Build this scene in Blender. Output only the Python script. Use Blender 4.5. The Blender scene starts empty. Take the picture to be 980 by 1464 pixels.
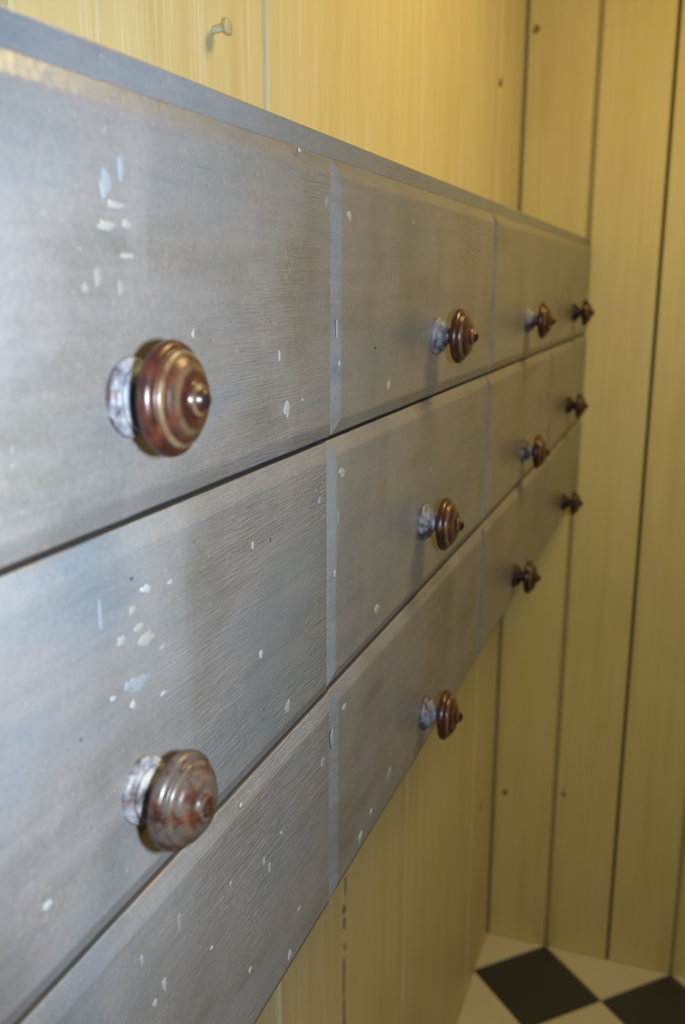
import bpy, bmesh, math, random
from mathutils import Matrix, Vector

# ------------------------------------------------------------------ camera
scene = bpy.context.scene
col = scene.collection
TOP = 1.6276                      # height of the top edge of the drawers above the floor (m)
CAM = Vector((-0.0855, -0.2222, TOP - 0.0751))
RIGHT = Vector((0.341450, -0.939890, 0.004260))
DOWN = Vector((-0.214004, -0.082156, -0.973372))
FWD = Vector((0.915213, 0.331446, -0.229192))
cd = bpy.data.cameras.new('camera')
cam = bpy.data.objects.new('camera', cd)
col.objects.link(cam)
m = Matrix.Identity(4)
for i in range(3):
    m[i][0] = RIGHT[i]; m[i][1] = -DOWN[i]; m[i][2] = -FWD[i]; m[i][3] = CAM[i]
cam.matrix_world = m
cd.sensor_fit = 'AUTO'; cd.sensor_width = 36.0
cd.lens = 36.0 * 1386.23 / 1464.0
cd.clip_start = 0.01
cd.dof.use_dof = True
cd.dof.focus_distance = 0.60
cd.dof.aperture_fstop = 7.6
scene.camera = cam

# ------------------------------------------------------------------ light
scene.view_settings.view_transform = 'Standard'
scene.view_settings.look = 'None'
scene.view_settings.gamma = 1.0
scene.view_settings.use_curve_mapping = False
scene.view_settings.exposure = 0.0

world = bpy.data.worlds.new('world'); scene.world = world
world.use_nodes = True
bg = world.node_tree.nodes['Background']
bg.inputs['Color'].default_value = (1.0, 0.74, 0.36, 1)
bg.inputs['Strength'].default_value = 0.045

def lamp(name, kind, loc, target, energy, colour, **kw):
    ld = bpy.data.lights.new(name, kind); ld.energy = energy; ld.color = colour
    for k, v in kw.items(): setattr(ld, k, v)
    o = bpy.data.objects.new(name, ld); col.objects.link(o)
    o.location = loc
    d = Vector(target) - Vector(loc)
    o.rotation_euler = d.to_track_quat('-Z', 'Y').to_euler()
    return o
# the ceiling lamp of the little room, warm
lamp('ceiling_lamp', 'AREA', (1.12, -0.62, 2.48), (1.14, -0.55, 0.0), 16.5, (1.0, 0.715, 0.25), shape='DISK', size=0.50)
# the flash of the upright camera, beside the lens
FL = CAM + RIGHT * 0.075 + FWD * 0.02
lamp('camera_flash', 'SPOT', FL, FL + FWD * 1.0 - RIGHT * 0.02, 24.0, (0.77, 0.91, 1.06), spot_size=math.radians(95), spot_blend=0.6, shadow_soft_size=0.016)

# ------------------------------------------------------------------ materials
def mat(name):
    mt = bpy.data.materials.new(name); mt.use_nodes = True
    nt = mt.node_tree
    return mt, nt, nt.nodes['Principled BSDF']
class N:
    """tiny node builder"""
    def __init__(s, nt): s.nt = nt
    def _set(s, sock, v):
        if isinstance(v, bpy.types.NodeSocket): s.nt.links.new(v, sock)
        elif v is not None:
            if hasattr(sock.default_value, '__len__') and not isinstance(v, (int, float)):
                v = tuple(v)
                sock.default_value = v + (1,) if len(sock.default_value) == 4 and len(v) == 3 else v
            else: sock.default_value = v
    def coord(s, kind='Object'): return s.nt.nodes.new('ShaderNodeTexCoord').outputs[kind]
    def rnd(s): return s.nt.nodes.new('ShaderNodeObjectInfo').outputs['Random']
    def mapping(s, v, scale=(1,1,1), rot=(0,0,0), loc=None):
        n = s.nt.nodes.new('ShaderNodeMapping'); s._set(n.inputs['Vector'], v)
        s._set(n.inputs['Scale'], scale); s._set(n.inputs['Rotation'], rot); s._set(n.inputs['Location'], loc)
        return n.outputs[0]
    def noise(s, v, scale=5, detail=4, rough=.55, dist=0, w=None):
        n = s.nt.nodes.new('ShaderNodeTexNoise'); s._set(n.inputs['Vector'], v)
        n.inputs['Scale'].default_value = scale; n.inputs['Detail'].default_value = detail
        n.inputs['Roughness'].default_value = rough; n.inputs['Distortion'].default_value = dist
        if w is not None: n.noise_dimensions = '4D'; s._set(n.inputs['W'], w)
        return n.outputs[0]
    def voronoi(s, v, scale=5, feature='F1'):
        n = s.nt.nodes.new('ShaderNodeTexVoronoi'); s._set(n.inputs['Vector'], v); n.feature = feature
        n.inputs['Scale'].default_value = scale
        return n.outputs[0]
    def ramp(s, v, *stops, mode='LINEAR'):
        n = s.nt.nodes.new('ShaderNodeValToRGB'); s._set(n.inputs[0], v); cr = n.color_ramp; cr.interpolation = mode
        while len(cr.elements) < len(stops): cr.elements.new(0.5)
        for e, (p, c) in zip(cr.elements, stops):
            e.position = p
            e.color = (c, c, c, 1) if isinstance(c, (int, float)) else tuple(c) + (1,)
        return n.outputs[0]
    def mix(s, f, a, b, mode='MIX'):
        n = s.nt.nodes.new('ShaderNodeMix'); n.data_type = 'RGBA'; n.blend_type = mode
        s._set(n.inputs[0], f); s._set(n.inputs[6], a); s._set(n.inputs[7], b)
        return n.outputs[2]
    def math(s, op, a, b=None, clamp=False):
        n = s.nt.nodes.new('ShaderNodeMath'); n.operation = op; n.use_clamp = clamp
        s._set(n.inputs[0], a); s._set(n.inputs[1], b)
        return n.outputs[0]
    def vmath(s, op, a, b=None, out=0):
        n = s.nt.nodes.new('ShaderNodeVectorMath'); n.operation = op
        s._set(n.inputs[0], a)
        if b is not None: s._set(n.inputs[1], b)
        return n.outputs[out]
    def sep(s, v):
        n = s.nt.nodes.new('ShaderNodeSeparateXYZ'); s._set(n.inputs[0], v); return n.outputs
    def bump(s, h, dist, strength=1.0, normal=None):
        n = s.nt.nodes.new('ShaderNodeBump'); s._set(n.inputs['Height'], h)
        n.inputs['Distance'].default_value = dist; n.inputs['Strength'].default_value = strength
        if normal is not None: s._set(n.inputs['Normal'], normal)
        return n.outputs[0]
    def edge(s, radius):
        """1 on convex or concave edges, 0 on flats"""
        b = s.nt.nodes.new('ShaderNodeBevel'); b.samples = 4; b.inputs['Radius'].default_value = radius
        g = s.nt.nodes.new('ShaderNodeNewGeometry')
        d = s.vmath('DOT_PRODUCT', b.outputs[0], g.outputs['Normal'], 'Value')
        return s.math('SUBTRACT', 1.0, d)

def paint_material(name, hatch=1.0, tint=(1, 1, 1), ang=(34, -28)):
    """aged grey-blue paint, rubbed, brushed and flecked"""
    mt, nt, b = mat(name); n = N(nt)
    v = n.vmath('ADD', n.coord(), n.vmath('MULTIPLY', (7.3, 3.1, 5.7), n.rnd()))
    big = n.noise(n.mapping(v, (4, 4, 9)), 1.6, 5, .6, .4)
    c = n.ramp(big, (.26, (.130, .165, .205)), (.40, (.165, .190, .222)), (.52, (.195, .198, .218)), (.66, (.155, .156, .154)), (.80, (.120, .118, .102)))
    # horizontal brush streaks
    st = n.noise(n.mapping(v, (9, 9, 130), (0, math.radians(4), 0)), 1.0, 4, .65)
    c = n.mix(n.ramp(st, (.45, 0.0), (.66, .26)), c, (.26, .255, .262))
    c = n.mix(n.ramp(st, (.28, .30), (.44, 0.0)), c, (.105, .125, .15))
    # rubbed, pinkish bare patches
    pk = n.noise(n.mapping(v, (7, 7, 7)), 2.2, 6, .7)
    pf = n.noise(v, 260, 3, .7)
    pm = n.math('MULTIPLY', n.ramp(pk, (.52, 0.0), (.66, 1.0)), n.ramp(pf, (.50, 0.0), (.60, .75)))
    c = n.mix(pm, c, (.29, .25, .245))
    # pale cloudy rubbing and a few vertical smears
    cl = n.noise(n.mapping(v, (9, 9, 4)), 1.0, 5, .62, .6, w=5.0)
    c = n.mix(n.ramp(cl, (.50, 0.0), (.68, .55)), c, (.255, .275, .30))
    c = n.mix(n.ramp(cl, (.30, .45), (.45, 0.0)), c, (.135, .135, .125))
    stp = n.noise(n.mapping(v, (1, 1, .8)), 640, 3, .7, w=2.0)
    c = n.mix(n.ramp(stp, (.50, 0.0), (.68, .26)), c, (.30, .285, .285))
    c = n.mix(n.ramp(stp, (.34, .24), (.46, 0.0)), c, (.09, .09, .095))
    # fine pale and dark specks
    sp = n.noise(n.mapping(v, (1, 1, .6)), 520, 2, .5)
    c = n.mix(n.ramp(sp, (.715, 0.0), (.76, .7)), c, (.38, .37, .37))
    sd = n.noise(n.mapping(v, (1, 1, .5)), 330, 2, .5, w=3.0)
    c = n.mix(n.ramp(sd, (.73, 0.0), (.78, .6)), c, (.05, .045, .04))
    # orange brown wood showing on the rubbed edges
    e = n.edge(0.0022)
    en = n.noise(n.mapping(v, (14, 60, 40)), 1.5, 5, .7)
    em = n.math('MULTIPLY', n.ramp(e, (.004, 0.0), (.05, 1.0)), n.ramp(en, (.52, 0.0), (.62, .9)))
    c = n.mix(em, c, (.36, .17, .075))
    c = n.mix(1.0, c, tint, 'MULTIPLY')
    nt.links.new(c, b.inputs['Base Color'])
    # relief: brush marks and a criss-cross of fine strokes in the right part
    brush = n.noise(n.mapping(v, (30, 30, 800), (0, math.radians(5), 0)), 1.0, 3, .6)
    h1 = n.noise(n.mapping(v, (60, 60, 1250), (0, math.radians(ang[0]), 0)), 1.0, 0, .5, 0)
    h2 = n.noise(n.mapping(v, (60, 60, 1250), (0, math.radians(ang[1]), 0)), 1.0, 0, .5, 0)
    zone = n.math('MULTIPLY', n.ramp(n.noise(v, 9, 2, .5, w=1.7), (.36, 0.1), (.55, 1.0)), n.ramp(n.sep(n.coord())[0], (.24, 0.08), (.38, 1.0)))
    hh = n.math('MULTIPLY', n.math('ADD', n.ramp(h1, (.45, 0.0), (.7, 1.0)), n.ramp(h2, (.45, 0.0), (.7, 1.0))), zone)
    hh = n.math('MULTIPLY', hh, hatch)
    lum = n.noise(n.mapping(v, (1, 1, .7)), 230, 3, .6)
    ht = n.math('ADD', n.math('ADD', n.math('MULTIPLY', brush, .10), hh), n.math('MULTIPLY', lum, 1.7))
    ht = n.math('ADD', ht, n.math('MULTIPLY', n.ramp(sp, (.70, 0.0), (.76, 1.0)), .8))
    nt.links.new(n.bump(ht, .00022, .7), b.inputs['Normal'])
    nt.links.new(n.ramp(big, (.3, .27), (.8, .37)), b.inputs['Roughness'])
    b.inputs['Specular IOR Level'].default_value = .5
    return mt
M = {}
M['paint'] = paint_material('aged_grey_blue_paint', 1.0, (1.0, .94, .865))
M['paint_hatched'] = paint_material('aged_grey_blue_paint_hatched', 1.7, (1.0, .94, .865))
M['paint_brushed'] = paint_material('aged_grey_blue_paint_brushed', 1.3, (1.0, .94, .865), (5, -9))
M['frame_paint'] = paint_material('frame_grey_blue_paint', .5, (.86, .93, .98))

def fleck_material(name, c):
    mt, nt, b = mat(name); n = N(nt)
    v = n.coord('Object')
    nt.links.new(n.mix(n.ramp(n.noise(v, 400, 3), (.4, 0.0), (.65, .35)), c, (.26, .26, .27)), b.inputs['Base Color'])
    b.inputs['Roughness'].default_value = .5
    return mt
M['w'] = fleck_material('white_paint_fleck', (.37, .375, .38))
M['c'] = fleck_material('cream_paint_fleck', (.31, .295, .265))
M['b'] = fleck_material('pale_blue_paint_fleck', (.225, .262, .290))
M['t'] = fleck_material('tan_bare_fleck', (.25, .215, .19))
M['d'] = fleck_material('dark_pit', (.03, .028, .025))

def plank_material(name, base, streak, dark, wash):
    mt, nt, b = mat(name); n = N(nt)
    r = n.rnd()
    v = n.vmath('ADD', n.coord(), n.vmath('MULTIPLY', (11.0, 5.0, 17.0), r))
    g = n.noise(n.mapping(v, (38, 38, 1.6)), 1.0, 5, .6, .2)
    c = n.mix(n.ramp(g, (.40, 0.0), (.66, .8)), base, streak)
    c = n.mix(n.ramp(g, (.30, .55), (.45, 0.0)), c, dark)
    w = n.noise(n.mapping(v, (150, 150, 6)), 1.0, 4, .65)
    c = n.mix(n.ramp(w, (.54, 0.0), (.66, wash)), c, (.80, .785, .66))
    c = n.mix(n.ramp(w, (.30, .35), (.42, 0.0)), c, dark)
    bl = n.noise(n.mapping(v, (5, 5, 2.5)), 1.0, 4, .6)
    c = n.mix(n.ramp(bl, (.50, 0.0), (.75, .5)), c, dark)
    c = n.mix(n.math('MULTIPLY', r, .22), c, dark)
    nt.links.new(c, b.inputs['Base Color'])
    nt.links.new(n.bump(n.math('ADD', g, n.math('MULTIPLY', w, .5)), .0009, .5), b.inputs['Normal'])
    b.inputs['Roughness'].default_value = .5
    return mt
M['plank'] = plank_material('yellow_painted_plank', (.67, .595, .335), (.71, .645, .40), (.60, .485, .245), .5)
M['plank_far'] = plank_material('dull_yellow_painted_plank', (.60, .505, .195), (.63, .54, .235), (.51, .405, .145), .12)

def plain(name, c, rough=.7, var=.25, scale=60):
    mt, nt, b = mat(name); n = N(nt)
    k = n.noise(n.coord(), scale, 4, .6)
    nt.links.new(n.mix(n.ramp(k, (.35, 0.0), (.7, var)), c, tuple(x * .5 for x in c)), b.inputs['Base Color'])
    b.inputs['Roughness'].default_value = rough
    return mt
M['groove_grey'] = plain('grey_groove_paint', (.20, .19, .15))
M['groove_olive'] = plain('olive_groove_paint', (.30, .245, .11))
M['knot'] = plain('brown_knot', (.24, .16, .06), .6, .6, 200)
M['mould'] = plain('dark_mould_spot', (.17, .15, .08), .8)
M['groove_dark'] = plain('dark_groove', (.075, .06, .028))
M['grout'] = plain('dirty_grout', (.26, .22, .14))
M['carcass'] = plain('inner_wood_and_gap_shade', (.055, .045, .035), .8)
M['nail'] = plain('painted_nail', (.55, .51, .33), .5, .6, 300)

def tile_material(name, c, dirt):
    mt, nt, b = mat(name); n = N(nt)
    v = n.vmath('ADD', n.coord(), n.vmath('MULTIPLY', (3.0, 5.0, 1.0), n.rnd()))
    k = n.noise(v, 7, 5, .6)
    nt.links.new(n.mix(n.ramp(k, (.45, 0.0), (.75, .5)), c, dirt), b.inputs['Base Color'])
    b.inputs['Roughness'].default_value = .45
    return mt
M['tile_cream'] = tile_material('cream_floor_tile', (.58, .53, .385), (.48, .42, .28))
M['tile_black'] = tile_material('black_floor_tile', (.026, .029, .030), (.042, .042, .038))

def knob_material(name, worn, shaded=False):
    """dark red-brown turned wood; grey paint left on foot and neck; pale wear on the ring edges"""
    mt, nt, b = mat(name); n = N(nt)
    co = n.coord(); xyz = n.sep(co)
    d = n.math('MULTIPLY', xyz[1], -1000.0 / 40.0)          # 0..1 along the axis (40 mm)
    rad = n.math('MULTIPLY', n.vmath('LENGTH', n.vmath('MULTIPLY', co, (1, 0, 1)), None, 'Value'), 1000.0 / 25.0)
    v = n.vmath('ADD', co, n.vmath('MULTIPLY', (1.7, 2.3, .9), n.rnd()))
    ns = n.noise(n.mapping(v, (1, 1, 1)), 75, 5, .65)
    wood = n.ramp(ns, (.30, (.012, .006, .005)), (.46, (.036, .011, .007)), (.60, (.070, .019, .009)), (.74, (.11, .042, .016)))
    if shaded: wood = n.mix(1.0, wood, (.55, .55, .6), 'MULTIPLY')  # dim light painted into the wood colour of the far knobs
    if worn: wood = n.mix(n.ramp(n.noise(v, 120, 4, .7), (.40, 0.0), (.56, .8)), wood, (.080, .064, .053))
    if not worn: wood = n.mix(n.math('MULTIPLY', n.ramp(rad, (.13, .8), (.19, 0.0)), n.ramp(d, (.70, 0.0), (.75, 1.0))), wood, (.008, .006, .005))
    ring = n.ramp(rad, (0.0, 0.0), (.19, 0.0), (.205, 1.0), (.25, 1.0), (.275, 0.0), (.44, 0.0), (.52, .55), (.60, .15), (.685, 0.0), (.735, .9), (.775, .9), (.80, 0.0), (1.0, 0.0))
    front = n.ramp(d, (.52, 0.0), (.56, 1.0))
    rn = n.ramp(n.noise(v, 90, 3, .6), (.32, .25), (.55, 1.0))
    f = n.math('MULTIPLY', n.math('MULTIPLY', ring, front), rn)
    c = n.mix(n.math('MULTIPLY', f, .25 if worn else .7), wood, (.21, .145, .075))
    foot = n.ramp(d, (.0, 1.0), (.31, 1.0), (.36, 0.0), (1.0, 0.0))
    fp = n.ramp(n.noise(v, 60, 4, .65), (.36 if worn else .60 if shaded else .44, .15 if not shaded else 0.0), (.54 if not shaded else .70, 1.0))  # far knobs get less grey on the foot, to look dimmer lit
    greys = n.ramp(n.noise(v, 110, 4, .65), (.35, (.10, .115, .155)), (.44 if worn else .52, (.19, .20, .23)), (.58 if worn else .7, (.34, .31, .28)))
    c = n.mix(n.math('MULTIPLY', foot, fp), c, greys)
    nt.links.new(c, b.inputs['Base Color'])
    nt.links.new(n.math('ADD', n.ramp(ns, (.3, .24), (.7, .38)), n.math('MULTIPLY', foot, .16)), b.inputs['Roughness'])
    nt.links.new(n.bump(n.noise(v, 220, 3), .0003, .5), b.inputs['Normal'])
    return mt
M['knob'] = knob_material('turned_wood_knob', False)
M['knob_shaded'] = knob_material('shaded_turned_wood_knob', False, True)  # darkened copy of the knob material, shade put into its colour
M['knob_worn'] = knob_material('worn_turned_wood_knob', True)

# ------------------------------------------------------------------ helpers
def link(name, me, material, parent=None):
    o = bpy.data.objects.new(name, me); col.objects.link(o)
    if material is not None and not me.materials: me.materials.append(material)
    if parent is not None: o.parent = parent
    return o
def mesh(name, verts, faces, smooth=False):
    me = bpy.data.meshes.new(name); me.from_pydata(verts, [], faces)
    bm = bmesh.new(); bm.from_mesh(me); bmesh.ops.recalc_face_normals(bm, faces=bm.faces)
    for f in bm.faces: f.smooth = smooth
    bm.to_mesh(me); bm.free(); me.update()
    return me
def boxes(name, lst):
    """joined boxes (x0,x1,y0,y1,z0,z1)"""
    V = []; F = []
    for (x0, x1, y0, y1, z0, z1) in lst:
        k = len(V)
        V += [(x, y, z) for x in (x0, x1) for y in (y0, y1) for z in (z0, z1)]
        F += [tuple(k + i for i in f) for f in ((0,1,3,2),(4,6,7,5),(0,4,5,1),(2,3,7,6),(0,2,6,4),(1,5,7,3))]
    return mesh(name, V, F)
def tag(o, label, cat, group=None):
    o['label'] = label; o['category'] = cat
    if group: o['group'] = group
def structure(o, label=None):
    o['kind'] = 'structure'
    if label: o['label'] = label

# ------------------------------------------------------------------ the room
WY = 0.151          # face of the left wall
EX = 2.000          # face of the far wall
P = 0.1438          # plank width of the far wall, half the diagonal of a floor tile
H = 2.62
def plank_mesh(w, cl, cr, th=.017):
    """upright plank: x 0..w, front face y=0, back y=th, eased front edges"""
    pr = [(0, th), (0, cl), (cl, 0), (w - cr, 0), (w, cr), (w, th)]
    V = [(x, y, z) for z in (0, H) for (x, y) in pr]
    n = len(pr)
    F = [tuple(range(n)), tuple(range(n, 2 * n))] + [(i, (i + 1) % n, n + (i + 1) % n, n + i) for i in range(n)]
    return mesh('plank', V, F)

wl = link('wall_left', boxes('wall_left', [(-0.9, EX + .10, WY + .011, WY + .07, 0, H)]), M['groove_grey'])
structure(wl, 'yellow painted plank wall behind and below the drawers')
edges = [-0.90, -0.62, -0.36, -0.12, 0.135, 0.398, 0.745, 0.957, 1.250, 1.505, 1.765, 1.992]
gaps = {5: .006, 6: .0045, 7: .0008, 8: .001, 9: .001, 10: .0012}
for i in range(len(edges) - 1):
    g0 = gaps.get(i, .0015); g1 = gaps.get(i + 1, .0015)
    o = link('plank', plank_mesh(edges[i + 1] - edges[i] - g0 - g1, .0022 if g0 > .002 else .0012, .0022 if g1 > .002 else .0012), M['plank'], wl)
    o.location = (edges[i] + g0, WY + [0, .0012, -.0006, .0008][i % 4] * .6, 0)

wf = link('wall_far', boxes('wall_far', [(EX + .010, EX + .07, -1.60, WY + .011, 0, H)]), M['groove_dark'])
structure(wf, 'dull yellow plank wall at the far end')
fg = [.0044, .0044, .0032, .0036, .003]
for k in range(12):
    g0 = fg[k] if k < 5 else .003; g1 = fg[k + 1] if k + 1 < 5 else .003
    o = link('plank', plank_mesh(P - g0 - g1, .0030, .0030), M['plank_far'], wf)
    o.matrix_world = Matrix.Translation((EX, WY - k * P - g0, 0)) @ Matrix.Rotation(-math.pi / 2, 4, 'Z')

# shallow strips that close every groove but the open third one
for k in (0, 1, 3, 4, 5, 6, 7, 8, 9, 10, 11):
    o = link('groove_strip', boxes('groove_strip', [(EX + .0035 + .0015 * (k == 3), EX + .010, WY - k * P - .005, min(WY - k * P + .005, WY + .01), 0, H)]), M['groove_olive'], wf)
def blot(name, loc, w, h, axis, material, parent, seed):
    """thin irregular knot or stain lying on a board"""
    rn = random.Random(seed); n = 10; V = [(0, 0, 0)]; T = .0003
    for s in range(n):
        a = 2 * math.pi * s / n; q1 = rn.uniform(.7, 1.1)
        V.append((math.cos(a) * w * q1, 0, math.sin(a) * h * q1))
    V = [(x, -T, z) for x, y, z in V] + [(x * 1.1, T, z * 1.1) for x, y, z in V[1:]]
    if axis == 'x': V = [(y, -x, z) for x, y, z in V]
    F = [(0, 1 + s, 1 + (s + 1) % n) for s in range(n)] + [(1 + s, 1 + (s + 1) % n, 1 + n + (s + 1) % n, 1 + n + s) for s in range(n)]
    o = link(name, mesh(name, V, F), material, parent); o.location = loc
    return o
for i, (x, z, w, h) in enumerate([(1.768, 1.905, .010, .008), (1.86, .42, .010, .010)]):
    blot('knot', (x, WY - .0008, z), w, h, 'y', M['knot'], wl, i)
for i, (y, z, w, h) in enumerate([(WY - .021, 2.043, .007, .008), (WY - .030, .385, .007, .009), (WY - .165, .407, .006, .008)]):
    blot('knot', (EX - .0002, y, z), w, h, 'x', M['knot'], wf, 20 + i)
rm = random.Random(8)
for i in range(13):
    z = .80 - i * .030 + rm.uniform(-.008, .008)
    blot('mould_spot', (.957 + rm.uniform(-.003, .003), WY - .0010, z), rm.uniform(.0015, .0055), rm.uniform(.004, .020), 'y', M['mould'], wl, 40 + i)

fl = link('floor', boxes('floor', [(-0.9, EX + .07, -1.60, WY + .07, -.06, -.0035)]), M['grout'])
structure(fl, 'black and cream tiled floor laid on the diagonal')
def clip(poly, ax, lim, keep_less):
    out = []
    for i in range(len(poly)):
        a, b = poly[i], poly[(i + 1) % len(poly)]
        ia = (a[ax] <= lim) == keep_less or a[ax] == lim; ib = (b[ax] <= lim) == keep_less or b[ax] == lim
        if ia: out.append(a)
        if ia != ib:
            t = (lim - a[ax]) / (b[ax] - a[ax])
            out.append((a[0] + t * (b[0] - a[0]), a[1] + t * (b[1] - a[1])))
    return out
def tile_mesh(poly):
    n = len(poly); cx = sum(p[0] for p in poly) / n; cy = sum(p[1] for p in poly) / n
    V = [(x, y, -.0035) for x, y in poly] + [(x, y, -.0008) for x, y in poly]
    V += [(x + (cx - x) * .012, y + (cy - y) * .012, 0) for x, y in poly]
    F = [tuple(range(2 * n, 3 * n)), tuple(range(n))]
    for l in (0, n): F += [(l + i, l + (i + 1) % n, l + n + (i + 1) % n, l + n + i) for i in range(n)]
    return mesh('tile', V, F)
whole = {}
q = P - .0028
for i in range(0, 20):
    for j in range(0, 13):
        if (i + j) % 2: continue
        x, y = EX - P * i, WY - P * j
        if x < -.85: continue
        key = 'tile_black' if i % 2 else 'tile_cream'
        poly = [(q, 0), (0, q), (-q, 0), (0, -q)]
        cut = clip(clip(clip(poly, 0, EX - .001 - x, True), 1, WY - .001 - y, True), 1, -1.6 - y, False)
        if len(cut) < 3: continue
        if i and j and abs(y - P) < 1.6 and len(cut) == 4:
            if key not in whole: whole[key] = tile_mesh(poly)
            me = whole[key]
        else: me = tile_mesh(cut)
        o = link('tile', me, M[key], fl); o.location = (x, y, 0)

# ------------------------------------------------------------------ the wall chest of drawers
chest = bpy.data.objects.new('wall_chest_of_drawers', None); col.objects.link(chest)
chest.location = (0, 0, TOP)
tag(chest, 'aged grey-blue painted bank of small drawers with turned wooden knobs on the yellow plank wall', 'drawers')
ROW = [0.0, -.1737, -.3485, -.5157]
JOINT = [[0, .503, 1.004, 1.502, 1.998], [0, .4955, 1.001, 1.499, 1.998], [0, .4985, .999, 1.500, 1.998]]
# frame: top board, bottom board, end boards, back, partitions
def board(name, b, material):
    me = boxes(name, [b]); o = link(name, me, material, chest)
    bv = o.modifiers.new('eased', 'BEVEL'); bv.width = .0012; bv.segments = 2
    return o
board('top_board', (-.001, 1.999, .0045, WY - .002, .0005, .0150), M['frame_paint'])
board('bottom_board', (-.001, 1.999, .0150, WY - .002, -.5150, -.5030), M['carcass'])
board('end_board', (-.001, .012, .0150, WY - .002, -.503, .0005), M['frame_paint'])
board('end_board', (1.986, 1.999, .0150, WY - .002, -.503, .0005), M['frame_paint'])
board('back_board', (.012, 1.986, WY - .010, WY - .002, -.503, .0005), M['carcass'])
for j in (1, 2): board('shelf', (.012, 1.986, .0150, WY - .010, ROW[j] - .006, ROW[j] + .006), M['carcass'])
for i in (1, 2, 3): board('partition', (i * .5 - .006, i * .5 + .006, .0152, WY - .010, -.503, .0005), M['carcass'])

def drawer_mesh(w, h, rnd):
    """front with chamfered edges (x 0..w, z 0..-h, face at y=-.004) and the shallow box behind it"""
    prof = [(0, .0145), (0, .0004), (.0009, -.0004), (.0088, -.0035), (.0106, -.0040)]
    n = 24
    V = []; F = []
    def loop(ins, y, k):
        x0, x1, z0, z1 = ins, w - ins, -ins, -h + ins
        pts = []
        for i in range(n): pts.append((x0 + (x1 - x0) * i / n, z0, 0, 1))
        for i in range(n // 3): pts.append((x1, z0 + (z1 - z0) * i / (n // 3), 1, 0))
        for i in range(n): pts.append((x1 + (x0 - x1) * i / n, z1, 0, -1))
        for i in range(n // 3): pts.append((x0, z1 + (z0 - z1) * i / (n // 3), -1, 0))
        out = []
        for (x, z, nx, nz) in pts:
            a = .00012 if k else .00005                      # hand-planed edges are never quite straight
            wob = rnd.uniform(-1, 1) * a
            out.append((x + nx * wob, y, z + nz * wob))
        return out
    for k, (ins, y) in enumerate(prof): V += loop(ins, y, k)
    L = 2 * n + 2 * (n // 3)
    for k in range(len(prof) - 1):
        for i in range(L): F.append((k * L + i, k * L + (i + 1) % L, (k + 1) * L + (i + 1) % L, (k + 1) * L + i))
    F.append(tuple(range(L))); F.append(tuple(range((len(prof) - 1) * L, len(prof) * L)))
    for (x0, x1, y0, y1, z0, z1) in ((.012, .020, .0145, .130, -h + .012, -.014), (w - .020, w - .012, .0145, .130, -h + .012, -.014),
                                     (.020, w - .020, .122, .130, -h + .012, -.014), (.020, w - .020, .0145, .122, -h + .012, -h + .018)):
        k = len(V)
        V += [(x, y, z) for x in (x0, x1) for y in (y0, y1) for z in (z0, z1)]
        F += [tuple(k + i for i in f) for f in ((0,1,3,2),(4,6,7,5),(0,4,5,1),(2,3,7,6),(0,2,6,4),(1,5,7,3))]
    me = mesh('drawer', V, F)
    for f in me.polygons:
        if f.index < L: f.material_index = 1                # gap shade painted as dark side faces
    return me

def lathe(name, prof, seg=40, wob=0.0, seed=0):
    """turned piece: prof = (distance out mm, radius mm), axis along -Y"""
    rn = random.Random(seed); V = []; F = []
    ph = [rn.uniform(0, 6.28) for _ in range(3)]
    for (d, r) in prof:
        for s in range(seg):
            a = 2 * math.pi * s / seg
            rr = r * (1 + wob * (math.sin(2 * a + ph[0]) * .5 + math.sin(3 * a + ph[1]) * .3))
            V.append((math.cos(a) * rr / 1000, -d / 1000, math.sin(a) * rr / 1000))
    for k in range(len(prof) - 1):
        for s in range(seg): F.append((k * seg + s, k * seg + (s + 1) % seg, (k + 1) * seg + (s + 1) % seg, (k + 1) * seg + s))
    F.append(tuple(range(seg))); F.append(tuple(range((len(prof) - 1) * seg, len(prof) * seg)))
    return mesh(name, V, F, True)
KNOB = [(-3, 15.2), (.6, 16.0), (2.0, 16.6), (3.4, 16.3), (4.3, 15.0), (4.8, 13.4), (5.2, 12.7), (5.8, 13.0), (6.8, 13.6), (7.8, 13.0), (8.8, 10.6), (10.4, 7.9), (12.4, 6.6), (14.4, 7.0),
        (15.5, 9.9), (16.1, 14.6), (17.1, 19.4), (18.3, 22.2), (19.8, 23.3), (21.4, 23.5), (23.1, 22.9), (24.3, 21.5), (24.7, 20.5), (24.8, 19.8), (25.8, 20.0), (26.8, 19.3), (27.5, 18.2),
        (27.6, 17.3), (29.0, 16.3), (30.5, 14.2), (31.5, 11.9), (31.9, 9.8), (31.8, 8.4), (32.1, 7.2), (33.2, 6.8), (34.0, 6.2), (34.2, 5.0), (35.6, 4.5), (36.9, 3.3), (37.7, 1.7), (38.0, 0.3)]
knob_me = {}
for key in ('knob', 'knob_worn', 'knob_shaded'):
    prof = KNOB if key != 'knob_worn' else [a for a in KNOB if a[0] < 32.0] + [(32.6, 7.6), (33.6, 6.8), (34.2, 5.2), (34.0, 4.0), (34.8, 3.0), (35.2, 1.4), (35.3, .3)]
    knob_me[key] = lathe('knob', prof, 48, .008 if key == 'knob' else .02, 4)
KPOS = {'11': (.2572, -.1206), '12': (.2530, -.2946), '13': (.245, -.4700), '21': (.7575, -.1193), '22': (.7270, -.2815), '23': (.7450, -.4718),
        '31': (1.2358, -.1216), '32': (1.2520, -.3000), '33': (1.2259, -.4735), '41': (1.7428, -.1244), '42': (1.7250, -.2903), '43': (1.7400, -.4756)}
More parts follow.
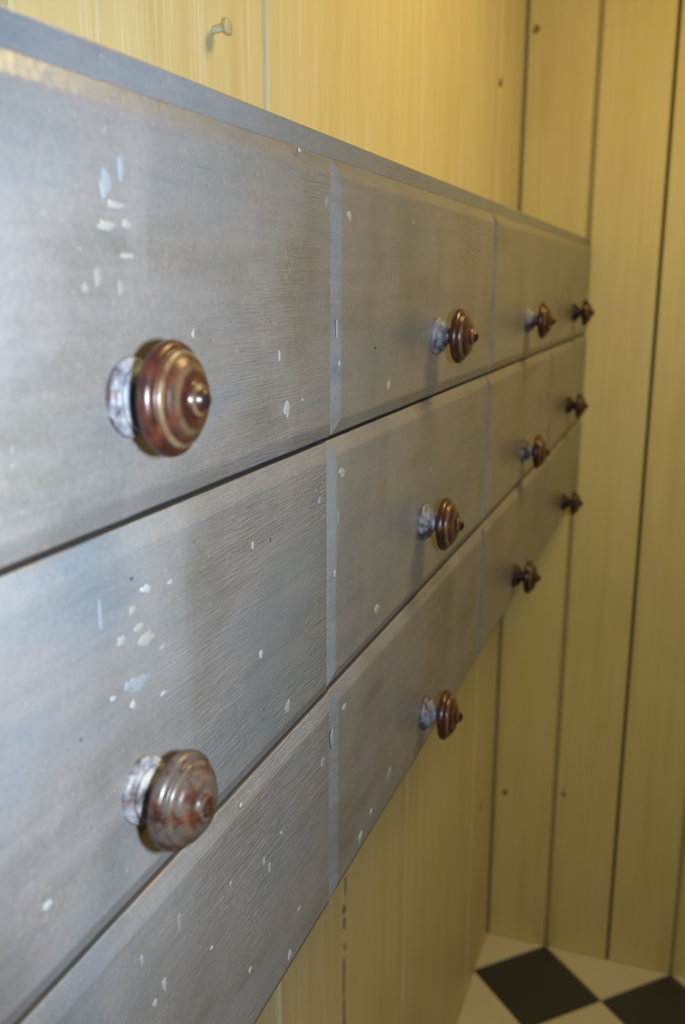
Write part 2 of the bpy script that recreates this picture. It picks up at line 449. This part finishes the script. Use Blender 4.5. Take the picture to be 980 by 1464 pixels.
FLECKS = {
  '11': [(422.5, -144.9, 4.5, 4.4, 'w'), (248.4, -38.2, 3.3, 5.6, 'b'), (254.5, -45.7, 7.4, 1.6, 'c'), (247.5, -53.7, 5.7, 1.9, 'c'), (261.9, -52.3, 3.6, 2.0, 'c'), (209.9, -51.3, 1.8, 1.1, 't'), (259.7, -31.0, 2.2, 6.0, 'b'), (240.1, -73.0, 2.8, 4.4, 't'), (256.1, -77.2, 2.3, 3.0, 't'), (486.1, -26.9, 3.5, 2.8, 'b'), (443.5, -2.6, 1.5, 1.3, 'w'), (261.8, -64.7, 4.6, 1.2, 'c'), (314.1, -97.9, 1.0, 2.5, 'w'), (412.4, -113.9, 1.4, 3.1, 'w'), (231.5, -76.7, 2.2, 2.0, 't'), (445.6, -142.3, 1.6, 1.0, 'w')],
  '21': [(527.8, -32.8, 4.7, 2.8, 'w'), (756.3, -17.9, 5.9, 2.6, 'b'), (584.8, -119.7, 3.2, 1.2, 'd'), (618.3, -149.3, 4.5, 2.9, 'w'), (506.3, -103.2, 1.9, 5.7, 'b'), (739.6, -38.2, 4.6, 2.6, 'b'), (678.4, -28.1, 3.0, 2.1, 't'), (510.4, -125.7, 2.6, 1.8, 'w')],
  '12': [(264.3, -204.5, 3.9, 2.3, 'w'), (253.2, -196.9, 1.9, 0.9, 'd'), (252.6, -210.4, 2.9, 2.1, 'c'), (257.4, -219.9, 3.6, 1.9, 'c'), (243.0, -220.9, 3.1, 2.4, 'c'), (263.1, -227.0, 6.8, 2.9, 'c'), (275.6, -235.8, 2.4, 1.1, 'c'), (255.9, -244.6, 8.9, 3.8, 'b'), (247.1, -243.0, 2.7, 2.5, 'b'), (249.5, -253.0, 1.9, 2.4, 'w'), (235.2, -243.8, 2.0, 1.1, 'w'), (418.4, -326.1, 4.3, 4.1, 'c'), (384.0, -313.1, 1.4, 0.9, 'd'), (395.9, -215.5, 1.4, 1.6, 'd'), (211.7, -251.5, 1.4, 0.7, 'd'), (284.6, -207.6, 2.2, 1.0, 'w'), (183.8, -308.0, 3.6, 1.7, 'w'), (229.1, -205.5, 1.0, 6.3, 'b'), (275.2, -257.8, 3.0, 1.0, 'w'), (381.5, -278.4, 1.9, 2.5, 'w'), (472.7, -209.0, 3.0, 2.7, 'b'), (373.0, -213.0, 1.3, 2.3, 'w')],
  '22': [(516.6, -198.4, 5.5, 3.8, 'w'), (597.8, -320.3, 6.3, 4.1, 'w'), (752.4, -238.8, 5.0, 3.6, 't'), (510.1, -228.4, 2.1, 5.3, 'b'), (503.6, -265.8, 2.0, 2.2, 'w')],
  '13': [(416.7, -498.6, 3.4, 3.6, 'w'), (264.2, -404.5, 1.9, 3.7, 'c'), (255.5, -407.5, 2.1, 1.8, 'c'), (358.0, -466.3, 1.8, 2.3, 'w'), (379.7, -408.7, 1.5, 3.4, 'c'), (387.4, -417.2, 1.5, 3.5, 'c'), (280.7, -381.5, 1.3, 5.6, 't'), (433.7, -475.8, 3.6, 1.3, 'b'), (475.9, -391.7, 3.9, 3.1, 'b'), (351.0, -355.6, 1.7, 1.0, 'w'), (405.6, -404.2, 1.6, 1.2, 'w'), (336.1, -395.0, 1.2, 1.0, 'w'), (312.5, -418.6, 1.5, 1.0, 'w'), (246.2, -376.9, 1.4, 3.5, 'b')],
  '23': [(560.5, -497.0, 5.1, 4.3, 'w'), (635.2, -480.6, 8.2, 5.4, 'b'), (521.7, -370.4, 3.7, 2.7, 'w'), (586.4, -489.4, 3.7, 2.5, 'w'), (497.5, -386.3, 3.5, 8.0, 'b')],
}

ring_me = None
for r in range(3):
    for c in range(4):
        rnd = random.Random(100 + r * 10 + c)
        x0, x1 = JOINT[r][c] + .0005, JOINT[r][c + 1] - .0005
        z0, z1 = ROW[r] - (.0000 if r == 0 else .0013), ROW[r + 1] + (.0015 if r < 2 else 0)
        key = '%d%d' % (c + 1, r + 1)
        proud = {'12': -.0006, '22': .0004, '13': -.0012}.get(key, rnd.uniform(-.0005, .0005))
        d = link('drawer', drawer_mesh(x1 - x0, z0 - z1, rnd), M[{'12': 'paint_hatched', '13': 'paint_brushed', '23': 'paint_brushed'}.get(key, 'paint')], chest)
        d.data.materials.append(M['carcass'])  # dark inner wood reused to paint shade into the gaps between fronts
        d.location = (x0, proud, z0)
        kx, kz = KPOS[key]
        kind = 'knob_worn' if key in ('12', '13') else 'knob_shaded' if key in ('33', '41', '42', '43') else 'knob'
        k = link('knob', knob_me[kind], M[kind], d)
        k.location = (kx - x0, -.0040, kz - z0)
        k.rotation_euler = (rnd.uniform(-.03, .03), rnd.uniform(0, 6), rnd.uniform(-.03, .03))
        if key == '12': k.scale = (.94, 1.06, .94); k.rotation_euler = (0, 1.2, -.11); k['label'] = 'worn dusty brown knob with a pale painted foot'
        for (fx, fz, fw, fh, fc) in FLECKS.get(key, []):
            n = 12; V = [(0, -.00045 if fc != 'd' else -.0002, 0)]
            for s in range(n):
                a = 2 * math.pi * s / n; q1 = rnd.uniform(.5, 1.15)
                V.append((math.cos(a) * fw / 1000 * q1, -.0003 if fc != 'd' else -.00015, math.sin(a) * fh / 1000 * q1))
            V += [(x * 1.12, .0004, z * 1.12) for (x, y, z) in V[1:]]
            F = [(0, 1 + s, 1 + (s + 1) % n) for s in range(n)] + [(1 + s, 1 + (s + 1) % n, 1 + n + (s + 1) % n, 1 + n + s) for s in range(n)]
            o = link('paint_fleck' if fc != 'd' else 'pit', mesh('paint_fleck', V, F), M[fc], d)
            o.location = (fx / 1000 - x0, -.0040, fz / 1000 - z0)

# ------------------------------------------------------------------ the nail in the wall
nail = link('nail', lathe('nail', [(-6, 3.0), (0, 3.4), (5, 3.2), (9.0, 3.3), (10.5, 5.0), (11.4, 6.6), (12.8, 6.8), (13.6, 5.2), (13.8, .4)], 16, .12, 2), M['nail'])
nail.location = (.648, WY + .0004, TOP + .116)
nail.rotation_euler = (-.12, .4, 0)
tag(nail, 'small painted-over nail sticking out of the yellow plank above the drawers', 'nail')
